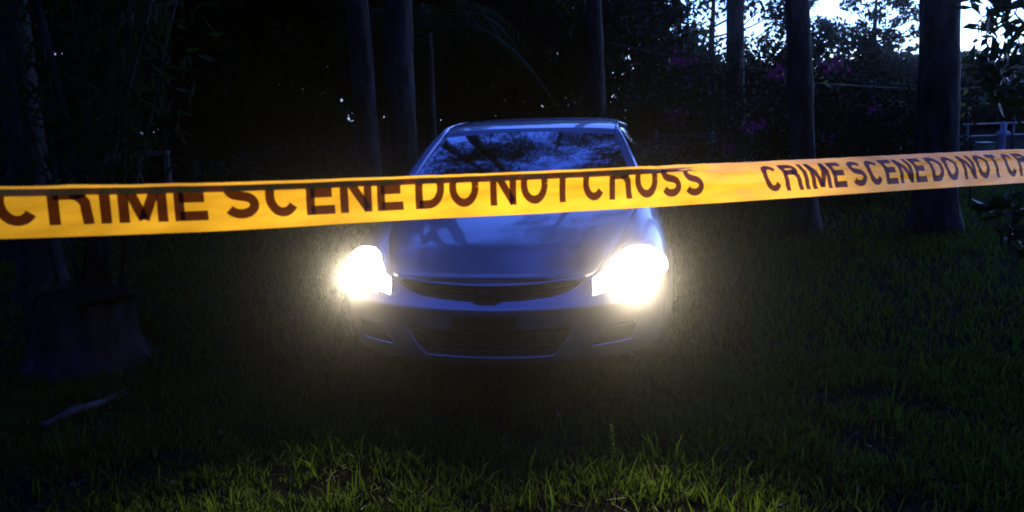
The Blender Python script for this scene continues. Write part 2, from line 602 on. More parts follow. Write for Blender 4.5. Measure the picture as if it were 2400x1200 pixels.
# bright bar above the grille
rows = []
for x in np.linspace(-.462, .462, 61):
    z = g1(x); y = .45 * x * x
    y0 = y + lerp_tab(YOFF, z)
    rows.append([V3((x, y0 + .012, z - .001)), V3((x, y0 - .005, z + .001)), V3((x, y0 - .003, z + .010)), V3((x, y0 + .010, z + .018)), V3((x, y0 + .022, z + .019))])
mb = MB(); mb.grid(rows)
mb.build('grille_bar', M['paint'], car)
# lower grille
mb = MB()
for z in (.355, .385, .415, .445):
    hw = .40 - .9 * max(0, .41 - z) ** 1.0 * .5
    rows = [[V3((x, .45 * x * x + .075, z + .005)), V3((x, .45 * x * x + .06, z + .004)), V3((x, .45 * x * x + .06, z - .004)), V3((x, .45 * x * x + .075, z - .005))] for x in np.linspace(-hw, hw, 25)]
    mb.grid(rows)
for x in np.linspace(-.32, .32, 9):
    mb.box(V3((x, .45 * x * x + .075, .40)), (.008, .02, .13))
mb.build('lower_grille', M['black_plastic'], car)
# rim of the lower opening
rows = []
xs_ = np.concatenate([np.linspace(-.412, -.30, 18), np.linspace(-.29, .29, 20), np.linspace(.30, .412, 18)])
for x in xs_:
    z = i0(x); y = .45 * x * x + lerp_tab(YOFF, z)
    rows.append([V3((x, y - .001, z - .004)), V3((x, y - .004, z)), V3((x, y + .004, z + .003)), V3((x, y + .05, z + .002))])
mb = MB(); mb.grid(rows)
mb.build('intake_rim', M['paint'], car)
# plate bracket
mb = MB()
mb.box(V3((-.006, -.006, .527)), (.312, .022, .064))
mb.box(V3((-.006, -.019, .527)), (.296, .006, .050))
mb.build('plate_bracket', M['plate_black'], car, smooth=False, bevel=.004)

def patch(outline_fn, nu, nv, off, skirt=.012):
    """outline_fn(a, b) -> (s, w), a and b 0..1; surface patch lying proud of the body with a turned-in edge"""
    rows = []
    A = np.linspace(0, 1, nu); B = np.linspace(0, 1, nv)
    for a in A:
        r_ = []
        for b in B:
            s, w = outline_fn(a, b)
            p = col(s, w); nn = surf_n(s, w)
            bulge = off * (1 - .35 * abs(2 * b - 1) ** 6) * (1 - .35 * abs(2 * a - 1) ** 6)
            r_.append(p + nn * bulge)
        rows.append(r_)
    full = []
    def inset(p, a, b):
        s, w = outline_fn(a, b); return col(s, w) - surf_n(s, w) * skirt
    top = [inset(None, A[0], b) for b in B]; bot = [inset(None, A[-1], b) for b in B]
    full.append([inset(None, A[0], B[0])] + top + [inset(None, A[0], B[-1])])
    for a, r_ in zip(A, rows):
        full.append([inset(None, a, B[0])] + r_ + [inset(None, a, B[-1])])
    full.append([inset(None, A[-1], B[0])] + bot + [inset(None, A[-1], B[-1])])
    return [[V3(p) for p in r_] for r_ in full]

LT_S0, LT_S1 = 2.06, 5.55
def w_of_z(s, z):
    zs = z_sh(s); return (z - .285) / (zs - .285)
def lamp_lo(t):
    s = LT_S0 + (LT_S1 - LT_S0) * t
    z = .608 + .010 * t + .06 * t ** 3
    return min(w_of_z(s, z), 1.6)
def lamp_hi(t):
    return lerp_tab([(0, .95), (.03, 1.22), (.08, 1.58), (.2, 1.85), (.45, 1.92), (.65, 1.86), (.85, 1.62), (1, 1.14)], t)
def lamp_fn(sg, m0=0.0):
    def f(a, b):
        a2 = m0 + (1 - 2 * m0) * a
        lo, hi = lamp_lo(a2), lamp_hi(a2)
        b2 = m0 * 1.6 + (1 - 3.2 * m0) * b
        return sg * (LT_S0 + (LT_S1 - LT_S0) * a2), lo + (hi - lo) * b2
    return f
for sg, lab in ((-1, None), (1, None)):
    mb = MB(); mb.grid(patch(lamp_fn(sg), 36, 14, .004), flip=(sg < 0))
    hl = mb.build('headlight', M['chrome'], car)
    mb = MB(); mb.grid(patch(lamp_fn(sg, .035), 36, 14, .012), flip=(sg < 0))
    ln = mb.build('lamp_lens', M['lamp'], hl)
    # the lamp's own light: a wide dipped beam and a narrow main beam
    p = col(sg * 3.3, 1.15); p = p + Vector((0, -.06, 0))
    for watts, cone, tilt, toe in ((LAMP_POWER * (1.1 if sg > 0 else .8), 90, -94, 3 if sg > 0 else 8),
                                   (MAIN_POWER * (1.2 if sg > 0 else .68), 21, -102, 0 if sg > 0 else 19)):
        ld = bpy.data.lights.new('headlight_beam', 'SPOT')
        ld.energy = watts
        ld.color = (1.0, .84, .58)
        ld.spot_size = R(cone); ld.spot_blend = 1.0
        ld.shadow_soft_size = .055
        lo_ = bpy.data.objects.new('headlight_beam', ld)
        COL.objects.link(lo_); lo_.parent = hl
        lo_.location = V3(p); lo_.rotation_euler = (R(tilt), 0, R(toe))
    # dark patch proud of the skin, its colour the shade of a fog lamp recess
    def ff(a, b, sg=sg):
        z0, z1 = .372, .466
        z = z0 + (z1 - z0) * b
        s0 = 2.20 + .28 * b; s1 = 3.45 - .15 * (1 - b)
        s = s0 + (s1 - s0) * a
        return sg * s, w_of_z(s, z + .006 * a)
    mb = MB(); mb.grid(patch(ff, 14, 8, .003, .01), flip=(sg < 0))
    fg = mb.build('fog_recess_shade', M['grille_black'], car)
    mb = MB(); rows = []
    for a in np.linspace(0, 1, 24):
        s, w = ff(a, 0); w_ = .018
        rows.append([V3(col(s, w - w_) + surf_n(s, w) * .002), V3(col(s, w - w_ * .3) + surf_n(s, w) * .012), V3(col(s, w) + surf_n(s, w) * .013), V3(col(s, w + .01) + surf_n(s, w) * .002)])
    mb.grid(rows, flip=(sg < 0)); mb.build('recess_lip', M['paint'], fg)

# glasshouse
WS_N = 31
def ws(u, v):
    a = Vector((u * .745, 1.22 - .13 * (1 - u * u), .952 + .016 * (1 - u * u)))
    b_ = Vector((u * .578, 1.955 - .05 * (1 - u * u), 1.352 + .026 * (1 - u * u)))
    p = a.lerp(b_, v)
    return p + Vector((0, -.45, .85)) * (.028 * math.sin(math.pi * v))
mb = MB(); mb.grid([[V3(ws(u, v)) for u in np.linspace(-1, 1, WS_N)] for v in np.linspace(0, 1, 21)], flip=True)
mb.build('windshield', M['glass'], car)
# roof
RC = [(1.95, 1.385), (2.1, 1.413), (2.3, 1.434), (2.7, 1.450), (3.1, 1.440), (3.5, 1.395)]
RR = [(1.95, .588, 1.366), (2.1, .588, 1.398), (2.3, .586, 1.415), (2.7, .582, 1.427), (3.1, .572, 1.41), (3.5, .56, 1.355)]
def rail(y): return lerp_tab([(a, b) for a, b, c in RR], y), lerp_tab([(a, c) for a, b, c in RR], y)
rows = []
for y in np.linspace(1.95, 3.5, 40):
    xr, zr = rail(y); zc = lerp_tab(RC, y)
    row = []
    for u in np.linspace(-1, 1, 41):
        yy = y - (.05 * (1 - u * u) if y < 2.2 else .05 * (1 - u * u) * max(0, (3.0 - y) / .8))
        row.append(V3((u * xr, yy, zr + (zc - zr) * (1 - abs(u) ** 3.2))))
    rows.append(row)
mb = MB(); mb.grid([[ (p[0], p[1] + .01, p[2] - .022) for p in rows[0]]] + rows, flip=True)
mb.build('roof', M['paint'], car)
# pillars and roof rails
PO = [(.80, 1.30, .972), (.762, 1.42, 1.085), (.705, 1.62, 1.215), (.648, 1.82, 1.325), (.612, 1.98, 1.383), (.604, 2.2, 1.408), (.600, 2.7, 1.418), (.59, 3.1, 1.402), (.575, 3.5, 1.345)]
PI_ = [(.745, 1.22, .955), (.715, 1.36, 1.050), (.668, 1.56, 1.175), (.622, 1.77, 1.285), (.586, 1.95, 1.368), (.588, 2.2, 1.408), (.582, 2.7, 1.427), (.572, 3.1, 1.41), (.56, 3.5, 1.355)]
PB = [(.775, 1.36, .960), (.745, 1.46, 1.06), (.688, 1.66, 1.19), (.632, 1.86, 1.30), (.598, 2.02, 1.355), (.592, 2.2, 1.375), (.588, 2.7, 1.385), (.578, 3.1, 1.370), (.562, 3.5, 1.315)]
for sg in (1, -1):
    rows = []
    for k in range(0, 81):
        s = k / 10
        a, b_, c = catmull(PI_, s) if s >= 1 else [u + (v - u) * s for u, v in zip(PI_[0], PI_[1])], catmull(PO, s) if s >= 1 else [u + (v - u) * s for u, v in zip(PO[0], PO[1])], catmull(PB, s) if s >= 1 else [u + (v - u) * s for u, v in zip(PB[0], PB[1])]
        a, b_, c = Vector(a), Vector(b_), Vector(c)
        m1 = (a + b_) / 2 + Vector((.004, -.006, .006))
        rows.append([V3((p[0] * sg, p[1], p[2])) for p in (a + Vector((-.004, .012, -.016)), a + Vector((.001, -.004, .003)), m1, b_, c)])
    mb = MB(); mb.grid(rows, flip=(sg < 0))
    mb.build('pillar', M['paint'], car)
    # side glass
    rows = []
    for k in range(0, 61):
        s = 1 + 7 * k / 60
        t = Vector(catmull(PB, s))
        hh = None
        # belt point at the same y
        lo_s, hi_s = 8.0, 13.0
        for _ in range(24):
            md = (lo_s + hi_s) / 2
            if H_(md).y < t.y: lo_s = md
            else: hi_s = md
        bl = H_(lo_s)
        rows.append([V3((sg * (t.x + (bl.x - t.x) * q + .025 * math.sin(math.pi * q)), t.y, t.z + (bl.z - t.z) * q - .0)) for q in np.linspace(0, 1, 7)])
    mb = MB(); mb.grid(rows, flip=(sg > 0))
    mb.build('side_window', M['glass'], car)
# rear window, rear pillars and boot lid
def rw(u, v):
    a = Vector((u * .55, 3.5, 1.355 + .04 * (1 - abs(u) ** 3)))
    b_ = Vector((u * .66, 4.22 + .06 * (1 - u * u), 1.035))
    return a.lerp(b_, v) + Vector((0, .3, .9)) * (.03 * math.sin(math.pi * v))
mb = MB(); mb.grid([[V3(rw(u, v)) for u in np.linspace(-.9, .9, 21)] for v in np.linspace(0, 1, 13)])
mb.build('rear_window', M['glass'], car)
mb = MB()
for sg in (1, -1):
    rows = []
    for v in np.linspace(0, 1, 13):
        a = rw(sg * .88, v)
        y = 3.5 + .75 * v
        lo_s, hi_s = 8.0, 13.5
        for _ in range(24):
            md = (lo_s + hi_s) / 2
            if H_(md).y < y: lo_s = md
            else: hi_s = md
        bl = H_(lo_s); 
        b_ = Vector((.575 + .10 * v, 3.5 + .75 * v, 1.345 - .31 * v)); b_.x *= sg
        rows.append([V3(a), V3((a + b_) / 2 + Vector((0, .01, .006))), V3(b_), V3((sg * abs(bl.x), y, bl.z))])
    mb.grid(rows, flip=(sg < 0))
rows = []
for v in np.linspace(0, 1, 12):
    s = 13 + 3 * v
    e = H_(min(s, 15.99))
    xw = .68 * (1 - v ** 6) + .02
    y = 4.24 + .50 * v
    rows.append([V3((u * xw, y, 1.03 - .03 * v ** 2 + .012 * (1 - u * u))) for u in np.linspace(-1, 1, 17)])
mb.grid(rows)
mb.build('boot_lid', M['paint'], car)
# cowl at the foot of the windshield
mb = MB()
mb.grid([[V3(hood_pt(u, 1) + Vector((u * .01, -.01, -.016))) for u in U], [V3(ws(u * .99, 0) + Vector((0, -.02, -.006))) for u in U], [V3(ws(u * .99, .05) + Vector((0, .02, -.02))) for u in U]])
mb.build('cowl', M['black_plastic'], car)
for x0, x1 in ((-.05, -.60), (.50, -.02)):
    mb = MB()
    a = ws(x0 / .75, .03) + Vector((0, -.012, .016)); b_ = ws(x1 / .75, .10) + Vector((0, -.012, .014))
    mb.tube([V3(a), V3(a.lerp(b_, .5) + Vector((0, -.008, .008))), V3(b_)], [.008, .006, .004], 8)
    mb.build('wiper', M['black_plastic'], car)
# door mirrors
for sg in (1, -1):
    mb = MB(); rows = []
    for k in range(13):
        t = k / 12; y = 1.40 + .13 * t
        r_ = max(.02, math.sin(math.pi * (.06 + .60 * t)) ** .7)
        rows.append([V3((sg * (.895 + .085 * r_ * math.copysign(abs(math.cos(q)) ** .7, math.cos(q))), y, .915 + .058 * r_ * math.copysign(abs(math.sin(q)) ** .7, math.sin(q)))) for q in np.linspace(0, 2 * math.pi, 25)])
    mb.grid(rows, flip=(sg > 0))
    mb.bar(V3((sg * .80, 1.50, .915)), V3((sg * .86, 1.48, .915)), .05, .03)
    mi = mb.build('door_mirror', M['paint'], car)
    mb = MB(); mb.grid([[V3((sg * (.895 + .07 * r_ * math.cos(q)), 1.526, .915 + .046 * r_ * math.sin(q))) for q in np.linspace(0, 2 * math.pi, 21)] for r_ in (.02, 1)])
    mb.build('mirror_glass', M['chrome'], mi)
# wheels
for sg in (1, -1):
    for wy, wz_ in WHEELS:
        c = (sg * .80, wy, wz_ + ZS)
        mb = MB()
        mb.lathe([(.20, -.09), (.30, -.105), (.322, -.08), (.325, 0), (.322, .08), (.30, .105), (.20, .09)], 40, 'X', c)
        w_ = mb.build('wheel', M['rubber'], car)
        mb = MB()
        mb.lathe([(.205, .07), (.20, .10), (.19, .06), (.185, -.06)], 36, 'X', c) if sg > 0 else mb.lathe([(.205, -.07), (.20, -.10), (.19, -.06), (.185, .06)], 36, 'X', c)
        for k in range(7):
            t = 2 * math.pi * k / 7
            mb.bar((c[0] + sg * .075, c[1] + .03 * math.cos(t), c[2] + .03 * math.sin(t)), (c[0] + sg * .085, c[1] + .19 * math.cos(t), c[2] + .19 * math.sin(t)), .035, .02)
        mb.lathe([(.001, sg * .095), (.045, sg * .09), (.05, sg * .06)], 20, 'X', c)
        mb.build('rim', M['alloy'], w_)
# cabin
mb = MB()
mb.grid([[V3((x, y, z - .03 * (x / .7) ** 2)) for x in np.linspace(-.70, .70, 13)] for y, z in ((1.28, .95), (1.5, .98), (1.72, .96), (1.80, .86), (1.80, .60))])
mb.build('dashboard', M['black_plastic'], car)
mb = MB()
mb.grid([[V3((x, y, .42)) for x in (-.78, .78)] for y in (1.3, 4.3)])
mb.grid([[V3((x, 1.3, z)) for x in (-.78, .78)] for z in (.42, .95)])
mb.build('cabin_floor', M['cloth'], car)
for sx in (-.38, .38):
    mb = MB()
    mb.box(V3((sx, 2.25, .58)), (.50, .52, .16))
    mb.box(V3((sx, 2.55, .88)), (.48, .14, .56), Matrix.Rotation(R(-14), 3, 'X'))
    st = mb.build('seat', M['cloth'], car, smooth=True, bevel=.05)
    mb = MB(); mb.box(V3((sx, 2.63, 1.22)), (.28, .10, .17))
    mb.build('headrest', M['cloth'], st, bevel=.04)
mb = MB(); mb.box(V3((0, 3.35, .60)), (1.30, .5, .18)); mb.box(V3((0, 3.62, .92)), (1.30, .14, .52), Matrix.Rotation(R(-18), 3, 'X'))
mb.build('rear_bench', M['cloth'], car, bevel=.05)
mb = MB()
pts = [V3((.38 + .18 * math.cos(t), 1.93 + .07 * math.sin(t), .90 + .17 * math.sin(t))) for t in np.linspace(0, 2 * math.pi, 33)]
mb.tube(pts, [.014] * 33, 8, caps=False)
mb.bar(V3((.38, 1.80, .86)), V3((.38, 1.93, .90)), .06, .05); mb.bar(V3((.22, 1.93, .90)), V3((.54, 1.93, .90)), .02, .04)
mb.build('steering_wheel', M['black_plastic'], car)

# ------------------------------------------------------------------ barrier tape
D0 = .85; ELL = 221.5           # mm of tape per unit u
TOP = [(0, 437), (300, 433), (600, 426), (900, 415), (1200, 404), (1500, 390), (1800, 380), (2100, 365), (2400, 350)]
BOT = [(0, 560), (300, 551), (600, 537.5), (900, 518), (1200, 504), (1500, 487.5), (1800, 466), (2100, 446), (2400, 427)]
LP = [(0, 0, 0), (10, 0, 10), (20, .5, 20), (30, .5, 30), (43, 0, 43), (48, 0, 48), (50, -.2, 49.8), (51, -.6, 50), (54.5, -1, 46.6), (58, -1.4, 43.2), (59, -1.8, 43.2), (62.5, -2, 46.6), (66, -2.2, 49.8),
      (67, -2.6, 49.8), (70.5, -3, 46.4), (73.5, -3.4, 43.3), (74.5, -4.2, 43), (78, -3.6, 46.6), (81.5, -2.6, 50.2), (84.5, -1, 53.2), (86, .5, 53.1)]
RP = [(0, -9, 0), (10, -5, 9), (20, -1, 18), (30, 1, 28), (43, 7, 39), (48, 11, 42), (50, 12.7, 43.3), (51, 13.5, 43.8), (54.5, 16.4, 45.7), (58, 19.4, 47.5), (59, 20.3, 48), (62.5, 23.3, 49.8), (66, 26.3, 51.6),
      (67, 26.8, 51.9), (70.5, 28.4, 52.8), (73.5, 29.8, 53.6), (74.5, 30.2, 53.9), (78, 31.8, 54.8), (81.5, 33.4, 55.6), (84.5, 34.6, 56.2), (86, 35, 56.4)]
U_END0, U_END1 = -7.5, 16.0

def tape_base(u):
    def inside(u_):
        px = 607 * u_ / (1 + .135 * u_)
        y = D0 * (1 + .135 * u_)
        b = at(px, lerp_tab(BOT, px), y)
        t = at(px, lerp_tab(TOP, px), y)
        return b, (t - b).length
    if u < 0:
        b0, h0 = inside(0.0); b1, _ = inside(1.0)
        d = (b1 - b0); return b0 + d * u + Vector((0, 0, -.004 * u * .3)), h0
    if u > 8.4:
        b0, h0 = inside(8.4); b1, _ = inside(7.4)
        return b0 + (b0 - b1) * (u - 8.4), h0
    return inside(u)

_tb = {}
def tape_frame(u):
    k = round(u, 3)
    if k not in _tb:
        # smooth the measured edges a little
        acc = Vector((0, 0, 0)); h = 0
        for du in (-.3, -.15, 0, .15, .3):
            b, hh = tape_base(u + du); acc += b / 5; h += hh / 5
        _tb[k] = (acc, h)
    return _tb[k]
TD = (tape_base(8)[0] - tape_base(0)[0]); TD.z = 0; TD.normalize()
TB = Vector((-TD.y, TD.x, 0))
if TB.y < 0: TB = -TB

def tape_pt(u, v):
    base, h = tape_frame(u)
    px = 607 * u / (1 + .135 * u) if u > -6 else -2000
    k = smooth(1480, 1760, px) if u < 10 else 1.0
    def prof(P):
        for (a, b, z), (a2, b2, z2) in zip(P, P[1:]):
            if v <= a2 + 1e-9:
                t = (v - a) / (a2 - a); return b + (b2 - b) * t, z + (z2 - z) * t
        return P[-1][1], P[-1][2]
    b0, z0 = prof(LP); b1, z1 = prof(RP)
    b = b0 + (b1 - b0) * k; z = z0 + (z1 - z0) * k
    hl = 53.2 + (57.5 - 53.2) * k
    sc = h * 1000 / hl
    wob = 2.2 * noise.noise(Vector((u * 1.7, v * .02, 1.3))) + .8 * noise.noise(Vector((u * 6, v * .05, 5.0)))
    wz_ = .8 * noise.noise(Vector((u * 4.5, 0, 9.0))) * (v / 86) ** 2 + .5 * noise.noise(Vector((u * 11, 0, 2.0))) * (v / 86) ** 2
    return base + TB * ((b + wob) / 1000) + Vector((0, 0, (z * sc + wz_) / 1000))

def tape_nrm(u, v):
    e = .01
    a = tape_pt(u + e, v) - tape_pt(u - e, v)
    b = tape_pt(u, min(86, v + .4)) - tape_pt(u, max(0, v - .4))
    n_ = a.cross(b); n_.normalize()
    return n_    # points to the camera side on the face

VV = sorted(set(list(np.linspace(0, 40, 13)) + [41, 42, 43, 44, 45, 46, 47, 48, 49, 50, 51] + list(np.linspace(52, 86, 35)) + [54.5, 62.5, 70.5, 73.5, 74.5, 81.5, 84.5]))
tape = empty('barrier_tape', tuple(tape_pt(0, 0)))
tag(tape, 'yellow plastic tape printed CRIME SCENE DO NOT CROSS stretched in front of the car', 'tape')
T0 = Vector(tape.location)
rows = []
u = U_END0
while u <= U_END1:
    rows.append([tape_pt(u, v) - T0 for v in VV])
    u += .035 if -1 < u < 9.5 else .12
mb = MB(); mb.grid(rows)
mb.build('film', M['film'], tape)

# block lettering, drawn as strokes on the film: all sizes in millimetres, cap height 50, stem 10.5
T = 10.5; CH = 50.0
def arc(cx, cy, rx, ry, a0, a1, n=18):
    return [(cx + rx * math.cos(R(a0 + (a1 - a0) * i / n)), cy + ry * math.sin(R(a0 + (a1 - a0) * i / n))) for i in range(n + 1)]
h = T / 2
def L_C(w): return [arc(w / 2, CH / 2, w / 2 - h, CH / 2 - h, 38, 322, 28)]
def L_O(w): return [arc(w / 2, CH / 2, w / 2 - h, CH / 2 - h, 0, 360, 36)]
def L_I(w): return [[(h, 0), (h, CH)]]
def L_E(w): return [[(h, 0), (h, CH)], [(h, h), (w, h)], [(h, CH / 2), (w - 3, CH / 2)], [(h, CH - h), (w - .5, CH - h)]]
def L_T(w): return [[(w / 2, 0), (w / 2, CH)], [(0, CH - h), (w, CH - h)]]
def L_N(w): return [[(h, 0), (h, CH)], [(w - h, 0), (w - h, CH)], [(h, CH - 3), (w - h, 3)]]
def L_M(w): return [[(h, 0), (h, CH)], [(w - h, 0), (w - h, CH)], [(h + 1, CH - 2), (w / 2, 3)], [(w / 2, 3), (w - h - 1, CH - 2)]]
def L_D(w):
    r_ = CH / 2 - h
    return [[(h, 0), (h, CH)], [(h, h), (w * .45, h)] + arc(w * .45, CH / 2, w * .55 - h, r_, -90, 90, 18) + [(h, CH - h)]]
def L_R(w):
    r_ = (CH * .46 - T) / 2 + .6
    yt = CH - h; ym = CH - h - 2 * r_
    return [[(h, 0), (h, CH)], [(h, yt), (w * .55, yt)] + arc(w * .55, yt - r_, w * .45 - h - .5, r_, 90, -90, 14) + [(h, ym)],
            [(w * .52, ym), (w * .68, ym - 1), (w - h - 1.5, ym - 8), (w - h, 8), (w - h + .8, 0)]]
def L_S(w):
    rx = w / 2 - h; ry = (CH - T) / 4
    top = arc(w / 2, CH - h - ry, rx, ry, 25, 240, 18)
    bot = arc(w / 2, h + ry, rx, ry, 60, -155, 18)
    return [top + bot]
GLY = {'C': (41, L_C), 'R': (41, L_R), 'I': (10.5, L_I), 'M': (49, L_M), 'E': (35, L_E), 'S': (40, L_S), 'N': (41, L_N), 'D': (41, L_D), 'O': (44, L_O), 'T': (36, L_T)}

mb = MB()
def add_stroke(x0, pts, lvl, y0):
    P = [Vector((p[0], p[1])) for p in pts]
    Q = [P[0]]
    for a, b in zip(P, P[1:]):
        k = max(1, int((b - a).length / 1.5))
        for i in range(1, k + 1): Q.append(a.lerp(b, i / k))
    rows = []
    for i, p in enumerate(Q):
        d = (Q[min(i + 1, len(Q) - 1)] - Q[max(i - 1, 0)])
        if d.length < 1e-6: continue
        d.normalize(); nn = Vector((-d.y, d.x))
        r_ = []
        for f_ in (-1, -.6, -.2, .2, .6, 1):
            q = p + nn * (h * f_)
            q.y = min(CH, max(0, q.y))
            uu = (x0 + q.x) / ELL; vv = y0 + q.y
            r_.append(tape_pt(uu, vv) + tape_nrm(uu, vv) * (.00025 + .00006 * lvl) - T0)
        rows.append(r_)
    if len(rows) > 1: mb.grid(rows)
WORDS = 'CRIME SCENE DO NOT CROSS'
for rep in range(-1, 3):
    mb = MB()
    x = rep * 4.93 * ELL - 3
    for ch in WORDS:
        if ch == ' ': x += 17 - 7; continue
        w, fn = GLY[ch]
        if -1.5 < x / ELL < 11 :
            for k, st in enumerate(fn(w)): add_stroke(x, st, k, 12.5)
        x += w + 7
    if mb.v: mb.build('lettering', M['ink'], tape)

# ------------------------------------------------------------------ trees and plants
def leaf_quads(C, size, aspect=.45, droop=0.0, rng=RNG, upbias=0.0, fold=.0):
    n = len(C)
    a = rng.normal(size=(n, 3)); a[:, 2] = a[:, 2] * (1 - .3 * upbias) + upbias - droop
    a /= np.linalg.norm(a, axis=1)[:, None] + 1e-9
    r = rng.normal(size=(n, 3))
    b = np.cross(a, r); b /= np.linalg.norm(b, axis=1)[:, None] + 1e-9
    L = (size * rng.uniform(.6, 1.35, n))[:, None]
    V = np.empty((n, 4, 3))
    V[:, 0] = C - a * L * .5
    V[:, 1] = C + b * L * aspect * .5 - a * L * .06
    V[:, 2] = C + a * L * .5
    V[:, 3] = C - b * L * aspect * .5 - a * L * .06
    return V

def clumps(centres, radii, per, rng=RNG, flat=.75):
    out = []
    for c, r in zip(centres, radii):
        k = max(3, int(per * rng.uniform(.6, 1.4)))
        d = rng.normal(size=(k, 3)); d /= np.linalg.norm(d, axis=1)[:, None]
        rad = r * rng.uniform(.25, 1.0, k) ** .6
        p = d * rad[:, None]; p[:, 2] *= flat
        out.append(np.asarray(c) + p)
    return np.concatenate(out)

def ellipsoid_pts(c, r, n, rng=RNG, inner=.35):
    d = rng.normal(size=(n, 3)); d /= np.linalg.norm(d, axis=1)[:, None]
    q = rng.uniform(inner ** 3, 1, n) ** (1 / 3)
    nz = np.array([1 + .28 * noise.noise(Vector(v) * 2.1 + Vector((c[0], c[1], 0))) for v in d])
    return np.asarray(c) + d * (q * nz)[:, None] * np.asarray(r)

def trunk_mb(mb, base, top, r0, r1, flare=1.5, n=28, rings=60, wob=.04, rough=.09, seed=0.0):
    base, top = Vector(base), Vector(top)
    H = (top - base).length
    pts, rad = [], []
    for i in range(rings + 1):
        t = (i / rings) ** 1.25
        p = base.lerp(top, t)
        p += Vector((noise.noise(Vector((t * 3, seed, 0))), noise.noise(Vector((t * 3, seed, 7))), 0)) * wob * H * .25 * t
        z = t * H
        pts.append(p); rad.append((r0 + (r1 - r0) * t) * (1 + (flare - 1) * math.exp(-z / .22)))
    pts[0] = pts[0] - Vector((0, 0, .12))
    mb.tube(pts, rad, n, True, rough, seed, 5.0)
    return pts

def tree(name, label, cat, base, top, r0, r1, crown, leaf, lm, bm, group=None, flare=1.5, seed=0.0, limbs=7, aspect=.45, rough=.09, upbias=0.0, flat=.75, crown_inner=.35):
    """crown: list of (centre, radii, clusters, cluster radius, leaves per cluster)"""
    base = Vector(base)
    root = empty(name, tuple(base)); tag(root, label, cat, group)
    mb = MB()
    pts = trunk_mb(mb, (0, 0, 0), Vector(top) - base, r0, r1, flare, seed=seed, rough=rough)
    rng = np.random.default_rng(int(seed * 10) + 5)
    C = []; all_c = []
    for c, rr, ncl, cr_, per in crown:
        c = np.asarray(Vector(c) - base)
        cc = ellipsoid_pts(c, rr, ncl, rng, crown_inner)
        cc[:, 2] = np.maximum(cc[:, 2], .15)
        all_c.append(cc)
        C.append(clumps(cc, rng.uniform(.6, 1.3, ncl) * cr_, per, rng, flat))
    cc = np.concatenate(all_c)
    for k in range(min(limbs, len(cc))):
        q = Vector(cc[rng.integers(len(cc))])
        i = min(range(len(pts)), key=lambda i: abs(pts[i].z - max(.3, q.z - .35 * (q - Vector((0, 0, q.z))).length)))
        a = pts[i]
        md = a.lerp(q, .5) + Vector((0, 0, -.06 * (q - a).length))
        rb = min(r0 * .35, .012 + .03 * (q - a).length * .25)
        mb.tube([a, md, q], [rb, rb * .7, rb * .25], 7)
    mb.build('trunk', bm, root)
    quads_obj('crown', leaf_quads(np.concatenate(C), leaf, aspect, rng=rng, upbias=upbias), lm, root)
    return root

# --- pines with visible trunks (pixel of the trunk at the top edge, its distance, width)
def pine(label, ptop, pbase, y, wtop, seed, height, crown_r=2.4, base_low=True, ncl=55):
    a = at(ptop[0], ptop[1], y); b = at(pbase[0], pbase[1], y)
    d = (a - b) / (a.z - b.z)
    base = b - d * b.z
    top = base + d * height; top.z = height
    r = wtop * y / 2000 / 2
    cz = height * .74
    cc = base + d * cz
    return tree('pine_tree', label, 'tree', base, top, r * 1.12, r * .45,
         [((cc.x, cc.y, cz), (crown_r, crown_r, height * .28), ncl, .80, 150)], .26, M['needle'], M['bark'],
         'tall pines behind and beside the car', seed=seed, aspect=.2, limbs=26, upbias=.3)
pine('leaning pine trunk just left of the car roof, the left one of a close pair', (836, 0), (868, 400), 11.0, 52, 3.1, 13.5, 2.7, ncl=60)
pine('thicker pine trunk beside the car roof, right one of a close pair, rough edge', (930, 0), (945, 380), 11.4, 64, 7.7, 15.0, 2.1, ncl=45)
pine('slim pine trunk straight above the right part of the car roof', (1390, 0), (1398, 205), 16.0, 36, 12.4, 15)
pine('thin pine trunk second from the right pair, fading into the shrubs', (1722, 0), (1722, 190), 18.0, 40, 17.9, 15)
pine('dark pine trunk with flared foot, left of the thickest trunk', (1868, 0), (1888, 560), 9.6, 52, 21.3, 13, 1.5)
pine('thickest dark pine trunk, standing on the lawn near the right edge', (2204, 0), (2190, 565), 9.4, 84, 26.8, 15, 1.9)

# --- broad background trees and bushes, each its own thing
def bush_tree(label, px, y, h_, w, seed, lm, leaf=.13, ncl=90, per=60, low=.15, cat='tree', name='broadleaf_tree', group='dark trees behind the lawn', cr_=.55, dep=None, top_extra=None, bm=None):
    base = ground_at(px, 600) if False else at(px, 300, y); base.z = 0
    c = (base.x, base.y, low * h_ + (1 - low) * h_ * .5)
    cr = [(c, (w, dep or w, (1 - low) * h_ * .5), ncl, cr_, per)]
    if top_extra: cr += [((base.x + e[0], base.y + e[1], e[2]), e[3], e[4], e[5], e[6]) for e in top_extra]
    return tree(name, label, cat, base, (base.x + .1, base.y, h_ * .8), .10 + .012 * h_, .03, cr, leaf, lm, bm or M['bark_dark'], group, seed=seed, limbs=14)

